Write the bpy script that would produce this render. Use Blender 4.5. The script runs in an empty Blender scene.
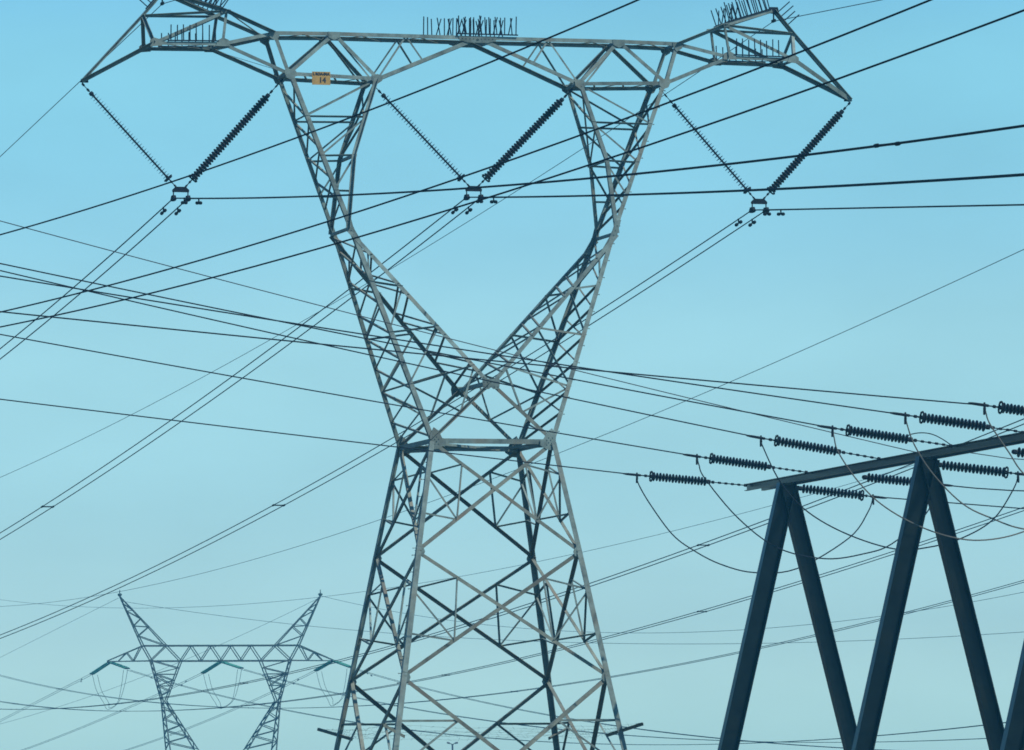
import bpy, math, random, os
import numpy as np
from mathutils import Vector as V

random.seed(7)
SC = bpy.context.scene
COL = SC.collection
DEBUG = False

# ------------------------------------------------------------------ camera
EYE = 1.7
F_PX, PITCH, ROLL = 6196.4, math.radians(4.054), math.radians(-0.486)
CP, SP, CR, SR = math.cos(PITCH), math.sin(PITCH), math.cos(ROLL), math.sin(ROLL)
RIGHT, UP, FWD = V((1, 0, 0)), V((0, -SP, CP)), V((0, CP, SP))
cam_data = bpy.data.cameras.new('camera')
cam = bpy.data.objects.new('camera', cam_data)
COL.objects.link(cam)
cam_data.sensor_width = 36.0
cam_data.lens = F_PX / 1024 * 36.0
cam_data.clip_start, cam_data.clip_end = 1.0, 30000.0
from mathutils import Matrix
xa, ya, za = RIGHT * CR + UP * SR, RIGHT * (-SR) + UP * CR, -FWD
cam.matrix_world = Matrix(((xa.x, ya.x, za.x, 0), (xa.y, ya.y, za.y, 0), (xa.z, ya.z, za.z, EYE), (0, 0, 0, 1)))
SC.camera = cam


def ray(px, py):
    """unit-depth direction (y = 1) of a point of the view"""
    a, b = px - 512, py - 375
    d = xa * a - ya * b - za * F_PX
    return d / d.y


def at(px, py, y):
    return V((0, 0, EYE)) + ray(px, py) * y


def project(p):
    q = p - V((0, 0, EYE))
    w = -(q.dot(za))
    return 512 + F_PX * q.dot(xa) / w, 375 - F_PX * q.dot(ya) / w


# --------------------------------------------------------------- materials
def material(name, base, rough=0.6, metal=0.0, var=0.25, scale=2.0, stain=None, spec=0.5, per_bar=0.0):
    m = bpy.data.materials.new(name)
    m.use_nodes = True
    nt = m.node_tree
    b = nt.nodes['Principled BSDF']
    b.inputs['Roughness'].default_value = rough
    b.inputs['Metallic'].default_value = metal
    b.inputs['Specular IOR Level'].default_value = spec
    tc = nt.nodes.new('ShaderNodeTexCoord')
    n1 = nt.nodes.new('ShaderNodeTexNoise')
    n1.inputs['Scale'].default_value = scale
    n1.inputs['Detail'].default_value = 6
    n1.inputs['Roughness'].default_value = 0.65
    nt.links.new(tc.outputs['Object'], n1.inputs['Vector'])
    r = nt.nodes.new('ShaderNodeValToRGB')
    c0 = tuple(x * (1 - var) for x in base)
    c1 = tuple(min(1, x * (1 + var)) for x in base)
    r.color_ramp.elements[0].position, r.color_ramp.elements[1].position = 0.3, 0.7
    r.color_ramp.elements[0].color, r.color_ramp.elements[1].color = (*c0, 1), (*c1, 1)
    nt.links.new(n1.outputs['Fac'], r.inputs['Fac'])
    out = r.outputs['Color']
    if stain:
        n2 = nt.nodes.new('ShaderNodeTexNoise')
        n2.inputs['Scale'].default_value = scale * 0.45
        n2.inputs['Detail'].default_value = 8
        nt.links.new(tc.outputs['Object'], n2.inputs['Vector'])
        r2 = nt.nodes.new('ShaderNodeValToRGB')
        r2.color_ramp.elements[0].position, r2.color_ramp.elements[1].position = 0.5, 0.72
        r2.color_ramp.elements[0].color, r2.color_ramp.elements[1].color = (0, 0, 0, 1), (0.8, 0.8, 0.8, 1)
        nt.links.new(n2.outputs['Fac'], r2.inputs['Fac'])
        mx = nt.nodes.new('ShaderNodeMix')
        mx.data_type = 'RGBA'
        nt.links.new(r2.outputs['Color'], mx.inputs[0])
        nt.links.new(out, mx.inputs[6])
        mx.inputs[7].default_value = (*stain, 1)
        out = mx.outputs[2]
    if per_bar:
        oi = nt.nodes.new('ShaderNodeObjectInfo')
        mr = nt.nodes.new('ShaderNodeMapRange')
        mr.inputs[3].default_value, mr.inputs[4].default_value = 1 - per_bar, 1 + per_bar
        nt.links.new(oi.outputs['Random'], mr.inputs[0])
        sc = nt.nodes.new('ShaderNodeVectorMath')
        sc.operation = 'SCALE'
        nt.links.new(out, sc.inputs[0])
        nt.links.new(mr.outputs[0], sc.inputs['Scale'])
        out = sc.outputs[0]
    nt.links.new(out, b.inputs['Base Color'])
    return m


STEEL = material('galvanised_steel', (0.136, 0.176, 0.150), 0.6, 0.0, 0.5, 3.0, (0.165, 0.150, 0.105), 0.3, 0.2)
BRACE = material('stained_galvanised_brace', (0.140, 0.150, 0.114), 0.65, 0.0, 0.4, 2.6, (0.15, 0.118, 0.08), 0.25, 0.22)
STEEL_FAR = material('weathered_steel', (0.035, 0.05, 0.033), 0.7, 0.0, 0.3, 1.0, (0.10, 0.085, 0.07))
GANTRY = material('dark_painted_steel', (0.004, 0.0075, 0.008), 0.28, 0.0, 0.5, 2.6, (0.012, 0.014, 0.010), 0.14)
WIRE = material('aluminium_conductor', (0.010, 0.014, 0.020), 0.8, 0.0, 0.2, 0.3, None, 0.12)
JUMPER_SUNLIT = material('sunlit_tone_jumper', (0.11, 0.105, 0.085), 0.6, 0.0, 0.2, 0.8, None, 0.2)  # paler tan copy of the conductor material: sunlight on the right-hand loops painted in
EARTHW = material('steel_earth_wire', (0.045, 0.05, 0.055), 0.6, 0.0, 0.2, 0.3, None, 0.2)
PORC = material('brown_porcelain', (0.010, 0.010, 0.012), 0.45, 0.0, 0.25, 5.0, None, 0.3)
TEAL = material('green_glass', (0.05, 0.24, 0.15), 0.4, 0.0, 0.25, 3.0, None, 0.5)
FITTING = material('forged_fitting', (0.012, 0.014, 0.018), 0.85, 0.0, 0.25, 6.0, None, 0.1)
YELLOW = material('yellow_sign_paint', (0.38, 0.22, 0.05), 0.5, 0.0, 0.18, 5.0, (0.26, 0.17, 0.07))
BLACK = material('black_lettering', (0.015, 0.015, 0.015), 0.5, 0.0, 0.1, 5.0)
SPIKE = material('bird_guard_rod', (0.010, 0.013, 0.020), 0.8, 0.0, 0.2, 5.0, None, 0.1)
CONC = material('concrete', (0.30, 0.29, 0.27), 0.85, 0.0, 0.2, 2.0)
GROUND = material('dry_grass_ground', (0.06, 0.065, 0.035), 0.95, 0.0, 0.45, 0.15, (0.10, 0.08, 0.05))
LAMP = material('lamp_post_steel', (0.10, 0.10, 0.10), 0.5, 0.3, 0.2, 3.0)


# ------------------------------------------------------------ mesh builder
class MB:
    def __init__(s):
        s.v, s.f = [], []

    def add(s, verts, faces):
        o = len(s.v)
        s.v += [tuple(x) for x in verts]
        s.f += [tuple(i + o for i in f) for f in faces]

    def prism(s, p, q, prof):
        """extrude a profile (list of offset vectors) from p to q"""
        n = len(prof)
        vs = [p + o for o in prof] + [q + o for o in prof]
        fs = [(i, (i + 1) % n, n + (i + 1) % n, n + i) for i in range(n)]
        s.add(vs, fs + [tuple(range(n))[::-1], tuple(range(n, 2 * n))])

    def angle2(s, p, q, e1, e2, w, t=0.014, w2=None):
        """L section, heel on the line p-q, flanges along e1 and e2"""
        d = (q - p).normalized()
        a = (e1 - d * e1.dot(d)).normalized()
        b = e2 - d * e2.dot(d)
        b = (b - a * b.dot(a)).normalized()
        w2 = w2 or w
        pr = [(0, 0), (w, 0), (w, t), (t, t), (t, w2), (0, w2)]
        s.prism(p, q, [a * x + b * y for x, y in pr])

    def angle(s, p, q, n, w, inset=0.0, heel_up=True, t=0.012, side=None, flip=False):
        """angle-iron brace lying in a face with outward normal n; the standing flange points inward"""
        d = (q - p).normalized()
        n = (n - d * n.dot(d)).normalized()
        a = d.cross(n)
        if side is not None:
            if a.dot(side) < 0:
                a = -a
        elif (a.z > 0) == heel_up:
            a = -a
        o = -n * inset - a * (w * 0.5)
        s.angle2(p + o, q + o, a, n if flip else -n, w, t)

    def bar(s, p, q, w, h=None, up=None):
        h = h or w
        d = (q - p).normalized()
        u = up if up is not None else V((0, 0, 1))
        if abs(d.dot(u)) > 0.97:
            u = V((0, 1, 0))
        a = d.cross(u).normalized() * (w / 2)
        b = a.cross(d).normalized() * (h / 2)
        s.prism(p, q, [-a - b, a - b, a + b, -a + b])

    def tube(s, pts, r, n=6, cap=True, radii=None):
        m = len(pts)
        vs = []
        for i, p in enumerate(pts):
            d = (pts[min(i + 1, m - 1)] - pts[max(i - 1, 0)]).normalized()
            u = V((0, 0, 1)) if abs(d.z) < 0.9 else V((0, 1, 0))
            a = d.cross(u).normalized()
            b = a.cross(d).normalized()
            rr = radii[i] if radii else r
            for k in range(n):
                t = 2 * math.pi * (k + .5) / n
                vs.append(p + a * (rr * math.cos(t)) + b * (rr * math.sin(t)))
        fs = [(i * n + k, i * n + (k + 1) % n, (i + 1) * n + (k + 1) % n, (i + 1) * n + k) for i in range(m - 1) for k in range(n)]
        if cap:
            fs += [tuple(range(n))[::-1], tuple(range((m - 1) * n, m * n))]
        s.add(vs, fs)

    def lathe(s, p, q, prof, n=14):
        """prof: list of (distance from p along p-q, radius)"""
        d = (q - p).normalized()
        s.tube([p + d * x for x, _ in prof], 1, n, True, [max(r, .001) for _, r in prof])

    def ring(s, c, axis, R, r, n=18, k=6):
        d = axis.normalized()
        u = V((0, 0, 1)) if abs(d.z) < 0.9 else V((0, 1, 0))
        a = d.cross(u).normalized()
        b = a.cross(d).normalized()
        vs, fs = [], []
        for i in range(n):
            t = 2 * math.pi * i / n
            o = a * math.cos(t) + b * math.sin(t)
            for j in range(k):
                g = 2 * math.pi * j / k
                vs.append(c + o * (R + r * math.cos(g)) + d * (r * math.sin(g)))
        for i in range(n):
            for j in range(k):
                fs.append((i * k + j, ((i + 1) % n) * k + j, ((i + 1) % n) * k + (j + 1) % k, i * k + (j + 1) % k))
        s.add(vs, fs)

    def plate(s, c, a, b, pts, t=0.016, n_off=0.0):
        """flat plate: pts in the (a,b) plane round c"""
        a = a.normalized()
        n = a.cross(b).normalized()
        b = n.cross(a)
        o = c + n * n_off
        prof = [o + a * x + b * y for x, y in pts]
        m = len(prof)
        vs = [p - n * (t / 2) for p in prof] + [p + n * (t / 2) for p in prof]
        fs = [(i, (i + 1) % m, m + (i + 1) % m, m + i) for i in range(m)]
        s.add(vs, fs + [tuple(range(m))[::-1], tuple(range(m, 2 * m))])

    def build(s, name, mat, parent=None, smooth=False):
        me = bpy.data.meshes.new(name)
        me.from_pydata(s.v, [], s.f)
        me.materials.append(mat)
        import bmesh
        bm = bmesh.new()
        bm.from_mesh(me)
        bmesh.ops.recalc_face_normals(bm, faces=bm.faces)
        bm.to_mesh(me)
        bm.free()
        if smooth:
            for p in me.polygons:
                p.use_smooth = True
        o = bpy.data.objects.new(name, me)
        COL.objects.link(o)
        if parent:
            o.parent = parent
        return o


def tag(o, label=None, cat=None, group=None, kind=None):
    if label:
        o['label'] = label
    if cat:
        o['category'] = cat
    if group:
        o['group'] = group
    if kind:
        o['kind'] = kind
    return o


def empty(name, loc, rz, label, cat, group=None):
    o = bpy.data.objects.new(name, None)
    COL.objects.link(o)
    o.location, o.rotation_euler = loc, (0, 0, rz)
    o.empty_display_size = 0.2
    return tag(o, label, cat, group)


def lerp(p, q, t):
    return p + (q - p) * t


# ------------------------------------------------------------- near pylon
TX, TY, YAW = -0.930, 156.0, math.radians(15.972)
UX = V((math.cos(YAW), math.sin(YAW), 0))          # along the crossarm
VX = V((math.sin(YAW), -math.cos(YAW), 0))         # along the line, towards the viewer
TW = V((TX, TY, 0))


def tw(u, v, z):
    """tower coordinates (height above eye level) to world"""
    return TW + UX * u + VX * v + V((0, 0, z + EYE))


NX = V((0, -1, 0))       # near-face normal in tower-local axes
RXN = V((1, 0, 0))
LV = {  # half width along the crossarm, half depth, height above eye level
    'waist': (1.606, 1.604, 9.293), 'b1': (2.114, 2.101, 6.514), 'b2': (2.655, 2.645, 3.388), 'b3': (3.49, 3.48, -1.40),
    'base': (3.545, 3.535, -1.72), 'crotch': (0, 1.476, 10.775), 'knee': (3.477, 0.891, 14.637), 'bend': (3.27, 0.74, 16.5),
    'lo': (4.945, 0.605, 18.526), 'li': (2.632, 0.591, 18.453), 'va': (3.734, 0.477, 19.573), 'vc': (0, 0.495, 19.561),
    'to': (5.285, 0.518, 19.547), 'al': (6.64, 0.633, 19.227), 'au': (6.527, 0.579, 20.057), 'el': (8.399, 0.617, 19.203),
    'eu': (8.554, 0.0, 19.952), 'tip': (10.098, 0.0, 18.277), 'pk': (8.041, 0.0, 20.549)}


def P(l, su=1, sd=1, dz=0.0):
    u, d, z = LV[l]
    return V((su * u, -sd * d, z + EYE + dz))


pylon = empty('transmission_pylon', (TX, TY, 0), YAW,
              'large grey steel lattice pylon with Y shaped neck and wide crossarm, number 14 sign', 'pylon')

# legs -------------------------------------------------------------------
for sd in (1, -1):
    for su in (-1, 1):
        m = MB()
        e1, e2 = V((-su, 0, 0)), V((0, sd, 0))
        ch = ['waist', 'b1', 'b2', 'b3', 'base']
        for a, b in zip(ch, ch[1:]):
            of = V((su * .03, -sd * .03, 0))
            m.angle2(P(a, su, sd) + of, P(b, su, sd) + of, e1, e2, 0.122 if a == 'waist' else 0.135, 0.018)
        m.build('leg', STEEL, pylon)
        f = MB()
        c = P('base', su, sd) + V((-su * .08, sd * .08, 0))
        f.lathe(c + V((0, 0, -.5)), c + V((0, 0, 1)), [(0, .55), (.62, .55), (.70, .50), (.82, .22)], 12)
        f.build('footing', CONC, pylon)

# body faces --------------------------------------------------------------
FACES = [  # (corner a, corner b, outward normal)
    ((-1, 1), (1, 1), NX), ((-1, -1), (1, -1), -NX), ((-1, -1), (-1, 1), -RXN), ((1, -1), (1, 1), RXN)]
for ca, cb, n in FACES:
    for l0, l1 in (('waist', 'b1'), ('b1', 'b2'), ('b2', 'b3')):
        a0, b0, a1, b1 = P(l0, *ca), P(l0, *cb), P(l1, *ca), P(l1, *cb)
        for k, (p, q) in enumerate(((a0, b1), (b0, a1))):
            m = MB()
            m.angle(p, q, n, 0.086 if l0 != 'b2' else .095, 0.022 + k * 0.013)
            m.build('cross_brace', BRACE, pylon)
        # secondary bracing between leg and cross braces
        for A0, A1, B0, B1 in ((a0, a1, b0, b1), (b0, b1, a0, a1)):
            m = MB()
            if l0 != 'b2':
                lp, lq = lerp(A0, A1, .30), lerp(A0, A1, .65)
                xp, xq = lerp(A0, B1, .21), lerp(B0, A1, .71)
                for p, q in ((lp, xp), (xp, xq), (lp, xq), (xq, lq)):
                    m.angle(p, q, n, 0.046, 0.05, t=.008, side=V((0, 0, -1)), flip=n == NX and (q.x - p.x) * (q.z - p.z) > .02)
            else:
                lp, xp = lerp(A0, A1, .225), lerp(A0, B1, .225)
                m.angle(lp, xp, n, 0.055, 0.05, t=.008)
                m.angle(xp, lerp(A0, A1, .50), n, 0.05, 0.06, t=.008)
            m.build('secondary_bracing', STEEL, pylon)
    # waist strut
    m = MB()
    m.angle(P('waist', *ca), P('waist', *cb), n, 0.125, 0.02, t=.014)
    m.build('waist_strut', STEEL, pylon)
m = MB()
m.bar(P('waist', -1, 1, -.06), P('waist', 1, -1, -.06), .06)
m.bar(P('waist', -1, -1, -.10), P('waist', 1, 1, -.10), .06)
m.build('waist_diaphragm', STEEL, pylon)

# neck: waist to crotch braces -------------------------------------------
INNER_T = (0.13, .377, .634, .886)
OUTER_T = (0.10, .25, .491, .737)
for sd in (1, -1):
    n = NX * sd
    for su in (-1, 1):
        m = MB()
        m.angle(P('crotch', 1, sd), P('waist', su, sd), n, 0.092, 0.03 + (su > 0) * .013, flip=(su < 0 and sd > 0), heel_up=not (sd < 0 and su > 0))
        m.build('crotch_brace', BRACE, pylon)
        m = MB()
        mid = lerp(P('crotch', 1, sd), P('waist', su, sd), .5)
        m.angle(lerp(P('knee', su, sd), P('crotch', 1, sd), INNER_T[3]), mid, n, .046, .05, t=.008, side=V((su, 0, 0)))
        m.angle(lerp(P('knee', su, sd), P('waist', su, sd), OUTER_T[3]), mid, n, .046, .05, t=.008, flip=su < 0)
        m.build('secondary_bracing', STEEL, pylon)

m = MB()
m.bar(P('crotch', 1, 1), P('crotch', 1, -1), .1)
m.build('crotch_strut', STEEL, pylon)

# limbs of the Y ------------------------------------------------------------
for su in (-1, 1):
    for sd in (1, -1):
        n = NX * sd
        ex, ey = V((-su, 0, 0)), V((0, sd, 0))
        m = MB()
        m.angle2(P('waist', su, sd), P('knee', su, sd), ex, ey, .115, .016)
        m.angle2(P('knee', su, sd), P('lo', su, sd), ex, ey, .108, .016)
        m.build('outer_chord', STEEL, pylon)
        m = MB()
        m.angle2(P('crotch', su, sd), P('knee', su, sd), -ex, ey, .10, .014)
        ez = -ey if (su < 0 and sd > 0) else ey
        m.angle2(P('knee', su, sd), P('bend', su, sd), -ex, ez, .098, .014)
        m.angle2(P('bend', su, sd), P('li', su, sd), -ex, ez, .098, .014)
        m.build('inner_chord', STEEL, pylon)
        # lacing of the lower limb, front and back face
        m = MB()
        I = [lerp(P('knee', su, sd), P('crotch', 1, sd), t) for t in INNER_T]
        O = [lerp(P('knee', su, sd), P('waist', su, sd), t) for t in OUTER_T]
        m.angle(I[0], O[1], n, .042, .04, t=.008, side=V((su, 0, 0)))
        for k in (1, 2, 3):
            m.angle(I[k], O[k], n, .05, .04, t=.008, flip=su < 0 and sd > 0)
            if k < 3:
                m.angle(I[k], O[k + 1], n, .045, .05, t=.008, side=V((su, 0, 0)) if su < 0 else None, flip=su > 0 and sd > 0)
        m.build('limb_lacing', STEEL, pylon)
        # lacing of the upper limb
        m = MB()
        Iu = [P('li', su, sd), lerp(P('li', su, sd), P('bend', su, sd), .5), P('bend', su, sd), lerp(P('bend', su, sd), P('knee', su, sd), .49)]
        Ou = [P('lo', su, sd)] + [lerp(P('lo', su, sd), P('knee', su, sd), t) for t in (.275, .53, .755)]
        for k in (1, 2, 3):
            m.angle(Ou[k], Iu[k], n, .048, .04, t=.008, flip=sd > 0)
            m.angle(Ou[k], Iu[k - 1], n, .044, .05, t=.008)
        m.build('limb_lacing', STEEL, pylon)
    # side faces: crossing zigzags between the near and far chords
    def zig(near, far, ts, nrm, w):
        m = MB()
        for k in range(len(ts) - 1):
            p, q = (near, far) if k % 2 == 0 else (far, near)
            m.angle(lerp(*p, ts[k]), lerp(*q, ts[k + 1]), nrm, w, .03, t=.008)
        m.build('side_lacing', BRACE, pylon)
    kn, kf = P('knee', su, 1), P('knee', su, -1)
    on, of = (kn, P('waist', su, 1)), (kf, P('waist', su, -1))
    inn, inf = (kn, P('crotch', 1, 1)), (kf, P('crotch', 1, -1))
    zig(on, of, (.06, .22, .36, .49, .62, .74, .86, .97), RXN * su, .048)
    zig(of, on, (.08, .24, .38, .50, .63, .76, .88, .98), RXN * su, .048)
    zig(inn, inf, (.10, .24, .36, .50, .63, .75, .87, .97), -RXN * su, .047)
    zig(inf, inn, (.02, .17, .31, .43, .56, .69, .82, .93), -RXN * su, .047)
    on, of = (P('lo', su, 1), kn), (P('lo', su, -1), kf)
    zig(on, of, (.05, .28, .48, .66, .82, .95), RXN * su, .046)
    zig(of, on, (.08, .30, .50, .68, .84), RXN * su, .046)
    zig((P('li', su, 1), P('bend', su, 1)), (P('li', su, -1), P('bend', su, -1)), (.03, .95), -RXN * su, .044)
    zig((P('li', su, -1), P('bend', su, -1)), (P('li', su, 1), P('bend', su, 1)), (.10, .55, .97), -RXN * su, .044)
    for l in ('knee', 'bend', 'li', 'lo'):
        m = MB()
        m.bar(P(l, su, 1), P(l, su, -1), .07)
        m.build('limb_strut', STEEL, pylon)

# crossarm bridge ----------------------------------------------------------
for sd in (1, -1):
    n = NX * sd
    m = MB()
    for a, b in ((P('to', -1, sd), P('va', -1, sd)), (P('va', -1, sd), P('vc', 1, sd)), (P('vc', 1, sd), P('va', 1, sd)), (P('va', 1, sd), P('to', 1, sd))):
        m.angle(a, b, n, .098, 0)
    m.build('top_chord', STEEL, pylon)
    for su in (-1, 1):
        m = MB()
        m.angle(P('lo', su, sd), P('li', su, sd), n, .092, 0)
        m.build('bottom_chord', STEEL, pylon)
        for a, b, w in (('lo', 'va', .088), ('va', 'li', .088), ('li', 'vc', .098), ('lo', 'to', .092)):
            m = MB()
            m.angle(P(a, su, sd), P(b, 1 if b == 'vc' else su, sd), n, w, .016, side=V((su, 0, 0)) if b == 'to' else None)
            m.build('bridge_brace', STEEL, pylon)
        m = MB()
        c = lerp(P('va', su, sd), P('vc', 1, sd), .5)
        m.angle(c, P('li', su, sd), n, .042, .03, t=.008)
        m.angle(c, lerp(P('li', su, sd), P('vc', 1, sd), .45), n, .042, .03, t=.008)
        m.build('secondary_bracing', STEEL, pylon)
        m = MB()
        m.angle(P('va', su, sd), lerp(P('lo', su, sd), P('li', su, sd), .92), n, .042, .05, t=.008)
        m.build('secondary_bracing', STEEL, pylon)
m = MB()
us = np.linspace(-1, 1, 15)
for k in range(14):
    s0, s1 = (1, -1) if k % 2 else (-1, 1)
    p = lerp(P('to', -1, s0), P('to', 1, s0), (us[k] + 1) / 2)
    q = lerp(P('to', -1, s1), P('to', 1, s1), (us[k + 1] + 1) / 2)
    m.bar(p + V((0, 0, -.02)), q + V((0, 0, -.02)), .05, .012)
for su in (-1, 1):
    for l in ('to', 'va'):
        m.bar(P(l, su, 1), P(l, su, -1), .07)
m.bar(P('vc', 1, 1), P('vc', 1, -1), .07)
m.build('plan_bracing', STEEL, pylon)
for su in (-1, 1):
    m = MB()
    for k in range(6):
        s0 = 1 if k % 2 else -1
        m.bar(lerp(P('lo', su, s0), P('li', su, s0), k / 6), lerp(P('lo', su, -s0), P('li', su, -s0), (k + 1) / 6), .05, .012)
    m.build('plan_bracing', STEEL, pylon)

# outer arms and earth-wire peaks ------------------------------------------
for su in (-1, 1):
    for sd in (1, -1):
        n = NX * sd
        for a, b, w, nm, fl in (('to', 'au', .088, 'top_chord', 1), ('au', 'pk', .085, 'peak_strut', su < 0), ('al', 'el', .085, 'bottom_chord', 0),
                                ('lo', 'al', .088, 'bottom_chord', 0), ('to', 'al', .088, 'arm_brace', 0), ('au', 'al', .07, 'arm_brace', su > 0),
                                ('au', 'el', .08, 'arm_brace', 0), ('au', 'eu', .06, 'arm_brace', 1), ('eu', 'el', .08, 'arm_brace', su < 0),
                                ('el', 'tip', .105, 'tip_strut', su < 0), ('eu', 'tip', .075, 'tip_strut', 1), ('eu', 'pk', .075, 'peak_strut', 1)):
            p, q = P(a, su, sd), P(b, su, sd)
            off = V((0, -sd * .045, 0))
            if b in ('pk', 'tip', 'eu'):
                q = q + off
            if a == 'eu':
                p = p + off
            m = MB()
            m.angle(p, q, n, w, .004 if nm != 'arm_brace' else .018, flip=bool(fl) and sd > 0, side=V((su, 0, -.3)) if (a, b) in (('au', 'al'), ('eu', 'el')) else None)
            m.build(nm, STEEL, pylon)
    m = MB()
    for l in ('al', 'au', 'el'):
        m.bar(P(l, su, 1), P(l, su, -1), .055)
    pts = [('lo', 1, 'al', -1), ('al', -1, 'el', 1), ('al', 1, 'el', -1), ('to', -1, 'au', 1)]
    for a, s0, b, s1 in pts:
        m.bar(P(a, su, s0), P(b, su, s1), .045, .012)
    m.build('plan_bracing', STEEL, pylon)
    # plates at the tip and the peak
    m = MB()
    c = P('tip', su)
    m.plate(c + V((-su * .06, 0, .02)), V((su, 0, 0)), V((0, 0, 1)), [(-.10, -.05), (.09, -.05), (.07, .04), (-.08, .07)], .10)
    m.build('tip_plate', FITTING, pylon)
    m = MB()
    c = P('pk', su)
    m.plate(c, V((su, 0, 0)), V((0, 0, 1)), [(-.16, -.06), (.14, -.1), (.1, .08), (-.1, .08)], .12)
    m.tube([c + V((0, 0, -.05)), c + V((0, 0, -.26))], .02)
    m.bar(c + V((0, .12, -.27)), c + V((0, -.12, -.27)), .05, .07)
    m.build('earth_clamp', FITTING, pylon)

# gussets -------------------------------------------------------------------
def gusset(l, su, sd, pts, off=0.006, bolts=()):
    n = NX * sd
    m = MB()
    c = P(l, su, sd) + n * off
    m.plate(c, V((1, 0, 0)), V((0, 0, 1)), [(su * x if su else x, y) for x, y in pts], .016)
    for x, y in bolts:
        b = c + V(((su or 1) * x, 0, y))
        m.lathe(b, b + n, [(0, .013), (.022, .013)], 6)
    m.build('gusset_plate', STEEL, pylon)


for sd in (1, -1):
    for su in (-1, 1):
        gusset('waist', su, sd, [(.02, -.22), (.03, .15), (-.07, .34), (-.2, .25), (-.29, .07), (-.38, .045), (-.38, -.09), (-.2, -.2)], .006,
               [(-.05 - .05 * i, .11 - .06 * j) for i in range(4) for j in range(4) if (i + j) % 2 == 0])
        gusset('knee', su, sd, [(.14, .34), (-.02, .32), (-.1, .02), (-.34, -.38), (-.15, -.40), (.03, -.05)], .004,
               [(.04 - .045 * i, .2 - .12 * i) for i in range(4)])
        gusset('lo', su, sd, [(.05, -.11), (.12, .03), (.08, .13), (-.05, .11), (-.19, .07), (-.19, -.05), (-.08, -.16)], .005)
        gusset('li', su, sd, [(.16, -.05), (.16, .05), (.03, .12), (-.12, .08), (-.10, -.05), (.08, -.17)], .005)
        gusset('va', su, sd, [(-.17, .05), (.17, .05), (.15, -.09), (0, -.16), (-.15, -.09)], .005)
        gusset('to', su, sd, [(-.14, .04), (.16, .05), (.12, -.11), (-.03, -.2), (-.12, -.08)], .005)
        gusset('al', su, sd, [(-.18, -.06), (.18, -.06), (.14, .08), (0, .16), (-.15, .1)], .005)
        gusset('el', su, sd, [(-.2, -.06), (.1, -.09), (.1, .06), (0, .14), (-.15, .1)], .005)
        gusset('au', su, sd, [(-.13, -.05), (.14, -.05), (.13, .06), (-.1, .04)], .005)
        for l in ('b1', 'b2'):
            gusset(l, su, sd, [(.0, .17), (-.16, .10), (-.2, 0), (-.16, -.10), (0.02, -.17)], .004)
    gusset('crotch', 0, sd, [(-.2, .15), (-.09, .09), (.09, .09), (.2, .15), (.23, .02), (.2, -.17), (.06, -.17), (0, -.12), (-.06, -.17), (-.2, -.17), (-.23, .02)], .006,
           [(-.18 + .09 * i, -.1 + .12 * j) for i in range(5) for j in range(2)])
    gusset('vc', 0, sd, [(-.5, .03), (.5, .03), (.48, -.06), (.26, -.12), (-.26, -.12), (-.48, -.06)], .005,
           [(-.4 + .1 * i, -.01) for i in range(9)])

# step bolts on two corner chords
for su, sd, t0, t1, a, b, k, bl in ((-1, 1, 0.04, .97, 'waist', 'b1', 7, .12), (-1, 1, .03, .97, 'b1', 'b2', 8, .12), (-1, 1, .03, .5, 'b2', 'b3', 5, .12),
                                    (1, 1, .05, .95, 'waist', 'knee', 12, .06), (1, 1, .05, .95, 'knee', 'lo', 9, .06)):
    for i in range(k):
        p = lerp(P(a, su, sd), P(b, su, sd), t0 + (t1 - t0) * i / (k - 1))
        d = V((su, 0, 0))
        m = MB()
        m.lathe(p + V((-su * .02, sd * .04, 0)), p + V((-su * .02, sd * .04, 0)) + d, [(0, .009), (bl, .009), (bl, .016), (bl + .014, .016)], 6)
        m.build('step_bolt', STEEL, pylon)

# number plate ------------------------------------------------------------
def text_mesh(txt, size, loc, parent, mat, name='lettering'):
    cu = bpy.data.curves.new(name, 'FONT')
    cu.body, cu.size, cu.align_x, cu.align_y = txt, size, 'CENTER', 'CENTER'
    cu.extrude, cu.offset = 0.002, 0.006
    tmp = bpy.data.objects.new(name + '_tmp', cu)
    COL.objects.link(tmp)
    dg = bpy.context.evaluated_depsgraph_get()
    me = bpy.data.meshes.new_from_object(tmp.evaluated_get(dg))
    bpy.data.objects.remove(tmp)
    bpy.data.curves.remove(cu)
    me.materials.clear()
    me.materials.append(mat)
    o = bpy.data.objects.new(name, me)
    COL.objects.link(o)
    o.parent = parent
    o.location, o.rotation_euler = loc, (math.pi / 2, 0, 0)
    return o


SU = -4.125
SZ = 18.42 + EYE
sy = -.600 - .06
m = MB()
m.plate(V((SU, sy, SZ)), V((1, 0, 0)), V((0, 0, 1)), [(-.235, -.165), (.235, -.165), (.235, .165), (-.235, .165)], .01)
plate = m.build('number_plate', YELLOW, pylon)
text_mesh('L ROA-INA', .088, (SU, sy - .009, SZ + .105), plate, BLACK)
text_mesh('14', .185, (SU + .03, sy - .009, SZ - .05), plate, BLACK)

# bird guards ---------------------------------------------------------------
def comb(p, q, n, dirs, h, jit=.1, base=True):
    m = MB()
    if base:
        m.bar(p, q, .045, .03)
    for i in range(n):
        b = lerp(p, q, (i + .5) / n)
        d = (dirs[i % len(dirs)] + V((random.uniform(-jit, jit), random.uniform(-jit, jit), 0))).normalized()
        m.tube([b, b + d * h * random.uniform(.93, 1.06)], .015, 5)
    m.build('bird_guard', SPIKE, pylon)


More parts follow.
